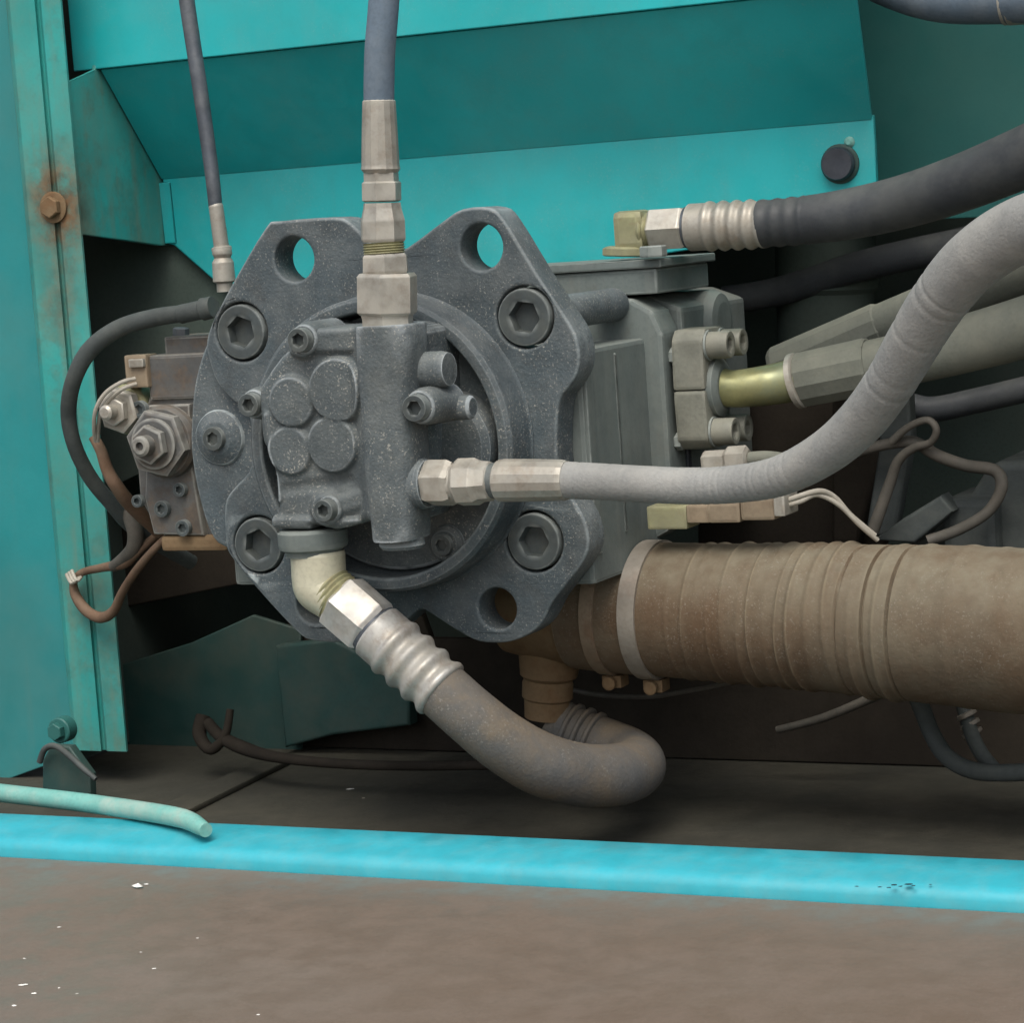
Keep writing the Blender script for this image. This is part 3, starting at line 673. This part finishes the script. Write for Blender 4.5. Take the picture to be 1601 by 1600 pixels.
# split flange: two halves stacked, thickness along X
pf = PX(1052, 610, XF); Y1 = pf.y
fx = [(-.018, .048), (.018, .048), (.027, .040), (.030, .012), (.030, -.012), (.027, -.040), (.018, -.048), (-.018, -.048), (-.027, -.040), (-.030, -.012), (-.030, .012), (-.027, .040)]
cz = PX(1052, 612, XF).z; cyy = Y1+.030
def xplate(name, half, x0, t, mat, gap=.0003):
    pts = [(a, b) for a, b in fx if b*half > 0]
    if half > 0: pts = [(-.030, gap)] + [q for q in fx if q[1] > 0 and q[0] < 0][::-1][::-1] + []
    seq = [(-.030, gap), (-.030, .012), (-.028, .044), (-.019, .053), (.019, .053), (.028, .044), (.030, .012), (.030, gap)]
    return solid(name, [(x0, cyy+a, cz+half*b) for a, b in seq], Vector((t, 0, 0)), mat, hp, .003)
xplate('flange_half', 1, XF, .030, 'dusty_bolt'); xplate('flange_half', -1, XF, .030, 'dusty_bolt')
link('flange_neck', mesh_of(lathe(Vector((XF+.026, cyy, cz)), RIGHT, [(0, .026), (.008, .026), (.012, .020)], 32), 'flange_neck'), 'cast_body', hp)
for dy in (-.016, .016):
    for dz in (-.038, .038):
        b0 = Vector((XF+.0302, cyy+dy, cz+dz))
        link('washer', mesh_of(lathe(b0, RIGHT, [(0, .0135), (.002, .0135)], 20), 'washer'), 'cast_body', hp)
        socket_bolt(hp, b0+RIGHT*.002, .012, .019, 'dusty_bolt', axis=RIGHT)
pt0 = Vector((XF+.034, cyy, cz))
def vhose(name, pts, mat, parent, seg=24, n=8, **kw):
    sm = crom([(p.x, p.y, p.z, r) for p, r in pts], n)
    return link(name, mesh_of(sweep([(Vector(q[:3]), q[3]) for q in sm], seg), name), mat, parent, **kw)
tb = [(pt0, .0165)]
for x, y, Y in ((1150, 608, Y1+.03), (1190, 604, Y1+.035), (1225, 598, Y1+.045), (1250, 592, Y1+.055)):
    tb.append((P(x, y, Y), .0165))
tb[1:] = [(p, r*(1+.06*i)) for i, (p, r) in enumerate(tb[1:])]
vhose('tube', tb, 'brass_tube', hp, 28)
limb('bead_ring', (1240, 597), (1252, 594), [(0, 38), (.2, 44), (.8, 44), (1, 40)], Y1+.052, 'plated', hp)
limb('ferrule', (1250, 595), (1362, 572), [(0, 40), (.03, 44), (.97, 46), (1, 43)], Y1+.056, 'rubber_dusty', hp, 12, .2, 20)
hose('hose_line', [(1355, 574, 41, Y1+.056), (1420, 560, 42, Y1+.06), (1500, 540, 45, Y1+.06), (1600, 512, 48, Y1+.05), (1720, 470, 50, Y1+.03)], 'rubber_dusty', hp)

h2 = thing('rear_hose', 'dusty dark grey hose slanting up right behind the flanged hose', 'hose', P(1240, 580, Y1+.14))
limb('ferrule', (1215, 582), (1385, 508), [(0, 36), (.04, 40), (.96, 40), (1, 36)], Y1+.14, 'rubber_dusty', h2, 12, .2, 20)
hose('hose_line', [(1375, 512, 36, Y1+.14), (1450, 482, 38, Y1+.13), (1530, 450, 41, Y1+.12), (1620, 412, 44, Y1+.10), (1720, 370, 46, Y1+.08)], 'rubber_dusty', h2)

YH = .20
th_ = thing('top_hose', 'black hose with ribbed plated fitting crossing above the pump at right', 'hose', P(980, 396, YH))
turned('base_nut', [(982, 400, 38), (982, 398, 42), (982, 388, 42), (982, 385, 36)], YH, 'zinc_olive', th_, 6, .2)
block('elbow_body', 955, 331, 1006, 390, YH-.014, .03, 'zinc_olive', th_, .006)
turned('thread', [(1003, 361, 26), (1007, 360.6, 28), (1010, 360.3, 25), (1013, 360, 28), (1016, 359.7, 25), (1021, 359.5, 28)], YH, 'zinc_olive', th_)
turned('swivel_nut', [(1019, 359.5, 31), (1023, 359.4, 36), (1070, 356.4, 36), (1075, 356, 32)], YH, 'plated', th_, 6, .5)
turned('stop_ring', [(1074, 356, 33), (1079, 355.7, 33)], YH, 'bolt_dark', th_)
fe = [(1078, 355.7, 34), (1080, 355.5, 37), (1104, 354.2, 37)]
for i in range(41):
    x = 1106+84*i/40; fe.append((x, 354-(x-1106)*.045, 37.5+2.2*math.sin(i/40*math.pi*8)))
fe += [(1194, 350, 38), (1196, 350, 36)]
turned('ferrule', fe, YH, 'plated', th_, 32)
hl_ = []
for x, y, hw, Y in crom([(1190, 350, 37, YH), (1260, 344, 38, YH), (1330, 334, 40, YH), (1410, 316, 42, YH-.01), (1500, 287, 45, YH-.03), (1600, 246, 48, YH-.05), (1720, 190, 50, YH-.08)], 30):
    p = P(x, y, Y); e = (1.1*math.sin(x*.28) if x < 1262 else 0); hl_.append((p, (hw+e)*S(p)))
link('hose_line', mesh_of(sweep(hl_, 32), 'hose_line'), 'rubber_black', th_)

# pipe in the top right corner
tp = thing('corner_pipe', 'blue grey pipe crossing the top right corner', 'pipe', P(1560, 40, .3))
hose('pipe_line', [(1300, -75, 36, .34), (1390, -28, 38, .33), (1470, -6, 40, .32), (1560, -4, 41, .31), (1640, -8, 41, .30), (1740, -16, 41, .3)], 'rubber_blue', tp)
limb('joint_ring', (1568, -4), (1574, -4.5), [(0, 41), (0.1, 43), (.9, 43), (1, 41)], .309, 'plated', tp)
limb('pipe_sleeve', (1577, -5), (1720, -16), [(0, 44), (1, 44)], .309, 'plated', tp)

# ================================================================== LEFT SIDE: REGULATOR, PILOT LINES
YQ = .065
rg = thing('pump_regulator', 'grey regulator valve with stacked hex nuts on the pump left side', 'valve', P(280, 862, YQ))
block('upper_block', 228, 556, 345, 622, YQ, .07, 'cast_regulator', rg, .003)
block('top_plate', 256, 527, 350, 555, YQ+.012, .05, 'cast_regulator', rg, .002)
turned('top_stud', [(283, 528, 13), (283, 514, 13), (283, 512, 10)], YQ+.03, 'bolt_dark', rg, 6)
plate('valve_body', [(232, 622), (345, 620), (350, 700), (350, 842), (258, 842), (236, 812), (218, 780), (212, 700)], YQ+.004, .06, 'cast_regulator', rg, bevel=.003)
plate('face_plate', [(232, 634), (296, 632), (298, 720), (318, 838), (240, 836), (226, 780)], YQ-.004, .012, 'cast_regulator', rg, bevel=.002)
block('bottom_pan', 250, 838, 356, 862, YQ-.002, .06, 'rust_cast', rg, .004)
q = P(262, 690, YQ-.004); kq = S(q)
link('spring_cap', mesh_of(lathe(q, FRONT, [(0, 58*kq), (.006, 57*kq), (.010, 52*kq)], 40), 'spring_cap'), 'cast_regulator', rg)
link('large_nut', mesh_of(hexed(q+FRONT*.009, FRONT, 54*kq, .012, phase=.3), 'large_nut'), 'cast_regulator', rg)
link('lock_ring', mesh_of(lathe(q+FRONT*.021, FRONT, [(0, 40*kq), (.003, 40*kq), (.004, 36*kq)], 32), 'lock_ring'), 'cast_regulator', rg)
link('lock_nut', mesh_of(hexed(q+FRONT*.025, FRONT, 31*kq, .009, phase=.1), 'lock_nut'), 'cast_regulator', rg)
link('adjuster', mesh_of(lathe(q+FRONT*.034, FRONT, [(0, 16*kq), (.010, 16*kq), (.012, 12*kq), (.012, 7*kq), (.008, 6*kq)], 20), 'adjuster'), 'cast_regulator', rg)
q = P(198, 640, YQ+.004)
link('small_cap', mesh_of(lathe(q-FRONT*.02, FRONT, [(0, 40*kq), (.02, 40*kq), (.024, 36*kq)], 32), 'small_cap'), 'zinc_olive', rg)
link('small_nut', mesh_of(hexed(q+FRONT*.004, FRONT, 37*kq, .012, phase=.2), 'small_nut'), 'plated', rg)
link('small_lock_nut', mesh_of(hexed(q+FRONT*.016, FRONT, 24*kq, .008), 'small_lock_nut'), 'plated', rg)
link('small_adjuster', mesh_of(lathe(q+FRONT*.024, FRONT, [(0, 12*kq), (.010, 12*kq), (.012, 8*kq)], 18), 'small_adjuster'), 'plated', rg)
for x, y, r in ((257, 795, 13), (290, 825, 13), (285, 765, 11), (219, 783, 10), (222, 640, 14)):
    socket_bolt(rg, P(x, y, YQ-.004), r*kq, .006)
block('plug_connector', 193, 556, 232, 606, YQ-.006, .02, 'plastic_tan', rg, .002)
block('connector_latch', 200, 562, 224, 574, YQ-.010, .006, 'plated', rg, .001)
w1 = thing('signal_wire', 'pale twin wire looping from connector down past regulator nuts', 'wire', P(150, 690, YQ))
hose('wire_strand', [(212, 592, 3.5, YQ-.012), (190, 598, 3.5, YQ-.02), (165, 615, 3.5, YQ-.025), (150, 640, 3.5, YQ-.025), (147, 668, 3.5, YQ-.02), (150, 690, 4, YQ-.01)], 'wire_white', w1, seg=8)
hose('wire_strand', [(214, 600, 3.5, YQ-.012), (192, 608, 3.5, YQ-.02), (172, 624, 3.5, YQ-.02), (157, 646, 3.5, YQ-.02), (152, 690, 4, YQ-.01)], 'wire_white', w1, seg=8)
hose('wire_sleeve', [(146, 683, 8, YQ), (158, 705, 9, YQ), (168, 735, 10, YQ+.005), (182, 760, 11, YQ+.01), (205, 790, 12, YQ+.03), (250, 830, 13, YQ+.07)], 'wire_rust', w1, seg=12)

pl = thing('pilot_hose', 'thin dark hose looping left from the flange over the post', 'hose', P(200, 830, YQ))
limb('ferrule', (334, 480), (280, 492), [(0, 17), (.3, 18), (.35, 15), (.95, 15), (1, 13)], YQ, 'rubber_mid', pl)
hose('hose_line', [(288, 490, 13.5, YQ), (240, 497, 14, YQ), (185, 514, 14, YQ-.005), (140, 548, 14, YQ-.01), (115, 595, 13, YQ-.01), (107, 645, 12.5, YQ), (116, 695, 12, YQ+.01), (140, 745, 12, YQ+.03), (172, 785, 12, YQ+.05), (215, 830, 12, YQ+.08), (300, 880, 12, YQ+.14)], 'rubber_mid', pl)

st = thing('gas_strut', 'slim grey rod with plated end fitting left of the pump flange', 'rod', P(350, 452, .09))
hose('rod', [(284, -80, 13, .12), (292, 0, 12.5, .115), (313, 140, 12, .105), (330, 260, 11.5, .098), (337, 322, 11, .095)], 'bolt_dark', st)
limb('sleeve', (337, 318), (347, 392), [(0, 10), (.05, 11.5), (.9, 12), (.93, 16), (1, 16)], .095, 'plated', st)
limb('end_fitting', (347, 390), (352, 456), [(0, 15), (.1, 16), (.2, 13), (.3, 17), (.75, 18), (.8, 13), (1, 13)], .093, 'plated', st, 16)

# lower-left wires on the post
w2 = thing('tied_wire', 'rust coloured wire loop tied against the lower corner post', 'wire', P(160, 968, .15))
hose('wire_loop', [(262, 826, 7, .16), (222, 856, 7, .13), (195, 880, 9, .14), (160, 888, 7, .165), (130, 895, 6, .18), (116, 908, 6, .185), (118, 930, 8, .185), (135, 955, 9, .18), (158, 966, 9, .175), (178, 955, 8, .165), (192, 925, 7, .15), (215, 890, 7, .13), (248, 852, 6, .115), (275, 830, 6, .14)], 'wire_rust', w2, seg=10)
hose('wire_sheath', [(240, 780, 12, .16), (205, 800, 12, .13), (212, 835, 13, .125), (206, 862, 12, .13), (178, 886, 9, .15)], 'wire_sheath', w2, seg=12)
for i in range(3):
    hose('tie_knot', [(104+4*i, 898-3*i, 3, .178), (112+4*i, 912-2*i, 3, .174), (120+4*i, 905-2*i, 3, .18)], 'wire_white', w2, seg=8, n=4)

# clip bracket at the foot of the post
cb = thing('spring_clip', 'small green clip bracket with bent spring tongue at the post foot', 'clip', P(110, 1235, .10))
plate('bracket', [(66, 1190), (78, 1166), (108, 1168), (140, 1212), (142, 1300), (66, 1290)], .10, .012, 'teal_dark', cb, bevel=.002)
hose('tongue', [(62, 1192, 5, .092), (70, 1172, 5, .09), (86, 1167, 5, .088), (106, 1180, 5, .085), (130, 1202, 5, .082), (150, 1219, 4, .08)], 'rubber_mid', cb, seg=10)
q = P(95, 1142, .135)
link('knob', mesh_of(lathe(q, FRONT, [(-.01, 22*kq), (.003, 22*kq), (.004, 20*kq)], 20), 'knob'), 'teal_shade', cb)
link('knob_nut', mesh_of(hexed(q+FRONT*.004, FRONT, 15*kq, .008), 'knob_nut'), 'teal_shade', cb)

# prop rod lying on the sill
pr_ = thing('prop_rod', 'dusty pale teal prop rod lying on the sill at lower left', 'rod', PZ(200, 1290, ZL))
rz = ZL+.0085
rp = []
for x, y in ((-160, 1226), (-60, 1234), (40, 1245), (140, 1257), (230, 1270), (280, 1279)):
    rp.append((PZ(x, y, rz), .0082))
rp += [(PZ(300, 1286, rz-.001), .0078), (PZ(312, 1293, rz-.002), .007), (PZ(322, 1299, rz-.003), .0058)]
vhose('rod_bar', rp, 'teal_rod', pr_, 20)

# ================================================================== RIGHT SIDE: CONNECTORS, HARNESS, LOW HOSES
cn = thing('wire_connector', 'tan plastic wire connector under the light grey hose', 'connector', P(1120, 832, .12))
block('bracket', 1010, 792, 1075, 828, .10, .03, 'zinc_olive', cn, .002)
block('socket_half', 1072, 790, 1110, 818, .096, .025, 'plastic_tan', cn, .002)
block('middle_half', 1104, 786, 1158, 818, .092, .026, 'plastic_tan', cn, .003)
block('plug_half', 1156, 778, 1212, 814, .090, .028, 'plastic_tan', cn, .003)
block('cable_clip', 1208, 774, 1228, 808, .087, .034, 'plated', cn, .002)
hose('lead', [(1225, 785, 4.5, .10), (1250, 776, 4.5, .10), (1282, 768, 4.5, .11), (1305, 778, 4.5, .12), (1330, 806, 4.5, .13), (1368, 838, 4.5, .14)], 'wire_white', cn, seg=10)
hose('lead', [(1225, 792, 4, .10), (1252, 784, 4, .10), (1278, 774, 4, .11), (1312, 790, 4, .12), (1345, 822, 4, .13), (1372, 845, 4, .14)], 'wire_white', cn, seg=10)
c2 = thing('drain_fitting', 'pale drain fitting half hidden behind the light grey hose', 'fitting', P(1150, 735, .17))
turned('hex_body', [(1100, 722, 14), (1104, 722, 17), (1135, 720, 17), (1140, 720, 22), (1168, 718, 22), (1172, 718, 16)], .16, 'plated', c2, 6)
hose('tail_pipe', [(1168, 718, 11, .16), (1200, 716, 11, .16), (1235, 722, 11, .165), (1270, 740, 11, .17)], 'rubber_dusty', c2, seg=14)

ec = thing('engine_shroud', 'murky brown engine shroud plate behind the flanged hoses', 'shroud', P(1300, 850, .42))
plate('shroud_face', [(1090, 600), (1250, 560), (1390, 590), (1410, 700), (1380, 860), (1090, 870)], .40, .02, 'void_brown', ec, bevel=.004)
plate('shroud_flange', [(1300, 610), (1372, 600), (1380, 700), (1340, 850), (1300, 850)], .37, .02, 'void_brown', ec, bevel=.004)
bd = thing('filter_housing', 'dark round filter housing deep behind the rear hose', 'filter', P(1240, 560, .55))
turned('canister', [(1290, 345, 70), (1290, 352, 78), (1290, 430, 78), (1290, 438, 84), (1290, 450, 84), (1290, 458, 76), (1290, 560, 74)], .52, 'void_black', bd, seg=40)
for nm, lab, pts in (('deep_hose', 'dark hose deep in the recess below the black top hose', [(1130, 470, 22, .45), (1220, 455, 23, .47), (1330, 420, 24, .48), (1450, 392, 25, .48), (1640, 352, 26, .48)]),
                     ('deep_hose', 'lowest dark hose sagging behind the wire harness at right', [(1390, 620, 18, .44), (1450, 640, 20, .45), (1520, 628, 20, .46), (1640, 600, 21, .47)])):
    dh = thing(nm, lab, 'hose', P(pts[0][0], pts[0][1]+pts[0][2], pts[0][3]), 'dark hoses deep in the recess')
    hose('hose_line', pts, 'rubber_black', dh)
hb = thing('harness_bracket', 'dusty dark bracket leg hanging behind the light grey hose', 'bracket', P(1385, 830, .30))
plate('leg', [(1376, 600), (1420, 596), (1425, 690), (1398, 838), (1352, 838), (1374, 700)], .30, .02, 'rubber_mid', hb, bevel=.003)
hn = thing('wire_harness', 'grey wire harness with a loop sagging across the dark right side', 'wire', P(1480, 730, .28))
hose('trunk', [(1340, 706, 9, .27), (1390, 694, 9, .27), (1430, 692, 10, .27), (1465, 712, 10, .27), (1510, 728, 10, .28), (1555, 736, 10, .29), (1566, 762, 10, .29), (1545, 800, 9, .29), (1500, 828, 9, .28), (1450, 846, 9, .27)], 'wire_sheath', hn, seg=14)
hose('loop', [(1395, 690, 7, .26), (1420, 668, 6, .255), (1450, 657, 6, .25), (1464, 672, 6, .25), (1455, 692, 6, .255), (1430, 700, 7, .26), (1405, 720, 8, .265), (1390, 760, 9, .27), (1365, 830, 10, .27)], 'wire_sheath', hn, seg=12)
eb = thing('engine_block', 'dusty grey casting low at the right edge above suction hose', 'casting', P(1540, 860, .3))
plate('casting_face', [(1420, 852), (1440, 820), (1500, 800), (1540, 735), (1560, 722), (1760, 716), (1760, 900), (1420, 900)], .33, .12, 'rubber_mid', eb, bevel=.008, smoothn=0)
block('casting_step', 1470, 780, 1560, 870, .31, .1, 'rubber_mid', eb, .008)
plate('casting_rib', [(1365, 845), (1410, 812), (1470, 775), (1490, 800), (1430, 850)], .29, .03, 'rubber_mid', eb, bevel=.003)

lh = thing('low_hose', 'dusty grey hose sagging to the floor at right below the brown hose', 'hose', P(1520, 1222, .16))
hose('hose_line', [(1420, 1060, 14, .20), (1440, 1105, 14, .20), (1458, 1150, 14, .19), (1482, 1185, 14, .18), (1520, 1205, 14, .17), (1570, 1209, 14, .16), (1640, 1205, 14, .15), (1720, 1200, 14, .15)], 'rubber_mid', lh, seg=16)
l2 = thing('clipped_hose', 'short dusty hose with a ribbed clip behind the sagging hose', 'hose', P(1540, 1200, .22))
hose('hose_line', [(1490, 1060, 12, .24), (1505, 1100, 12, .24), (1518, 1145, 12, .23), (1535, 1180, 12, .22), (1562, 1212, 12, .21)], 'rubber_mid', l2, seg=16)
for x, y in ((1511, 1118), (1516, 1132), (1520, 1146)):
    limb('clip_ring', (x-2, y-4), (x+2, y+4), [(0, 13), (.2, 17), (.8, 17), (1, 13)], .236, 'clamp_steel', l2, 16)
tr = thing('tie_rod', 'thin grey strut slanting under the brown suction hose', 'rod', P(1230, 1145, .3))
hose('strut', [(1215, 1142, 6, .30), (1290, 1122, 7, .30), (1385, 1082, 8, .30)], 'wire_sheath', tr, seg=10)
ub = thing('under_cable', 'thin cable hanging just beneath the suction hose clamps', 'cable', P(1040, 1095, .2))
hose('cable_line', [(860, 1070, 4, .24), (930, 1086, 4, .22), (1010, 1090, 4, .2), (1080, 1080, 4, .2), (1160, 1064, 4, .2)], 'wire_sheath', ub, seg=8)
lc = thing('left_floor_cable', 'dark cable with hooked end on the floor lower left', 'cable', P(350, 1180, .2))
hose('cable_line', [(318, 1120, 12, .25), (312, 1150, 11, .24), (330, 1172, 9, .23), (352, 1150, 7, .23), (360, 1110, 6, .24)], 'void_brown', lc, seg=12)
hose('cable_tail', [(325, 1130, 9, .245), (345, 1152, 10, .235), (380, 1170, 11, .22), (430, 1184, 9, .20), (520, 1194, 8, .19), (640, 1198, 8, .18), (800, 1196, 8, .17)], 'void_brown', lc, seg=12)

# ================================================================== SMALL LOOSE BITS
def crumb(px, py, z, s, mat, label, group, name='debris_chip', flat=.5):
    c = PZ(px, py, z); bm = bmesh.new()
    bmesh.ops.create_icosphere(bm, subdivisions=1, radius=1)
    for v in bm.verts:
        v.co *= random.uniform(.7, 1.25); v.co = Vector((v.co.x*s*random.uniform(.9, 1.5), v.co.y*s, abs(v.co.z)*s*flat))
        v.co += c
    return link(name, mesh_of(bm, name), mat, None, label=label, cat='debris', group=group, smooth=20)
ZD = ZL-.022
crumb(217, 1389, ZD, .0042, 'chip_white', 'largest white chip on the brown deck below the prop rod', None, flat=.8)
crumb(229, 1384, ZD, .0022, 'chip_white', 'small white chip touching the largest white chip', None)
for x, y, s in ((92, 1451, .0016), (240, 1516, .0016), (40, 1541, .0017), (54, 1555, .0018), (34, 1542, .002), (22, 1574, .0018), (92, 1546, .0011), (309, 1468, .001), (120, 1555, .001), (404, 1588, .0014), (38, 1500, .0012), (220, 1490, .0009)):
    crumb(x, y, ZD, s, 'chip_white', 'tiny pale grit specks scattered on the brown deck', 'grit specks on the brown deck', 'grit_speck')
crumb(546, 1235, ZF, .0040, 'chip_white', 'pale flake lying on the dark floor pan', None, flat=.3)
crumb(568, 1249, ZF, .0016, 'wire_white', 'small dull flake beside the pale flake on the floor pan', None)
for x, y, s in ((1340, 1387, .0014), (1375, 1388, .0016), (1390, 1389, .0018), (1398, 1385, .0022), (1408, 1387, .0016), (1420, 1384, .0026), (1428, 1386, .0016), (1455, 1384, .0012)):
    crumb(x, y, ZL-.0065, s, 'chip_dark', 'dark speck of chipped paint in a row on the sill', 'dark specks on the sill at right', 'paint_speck', .3)
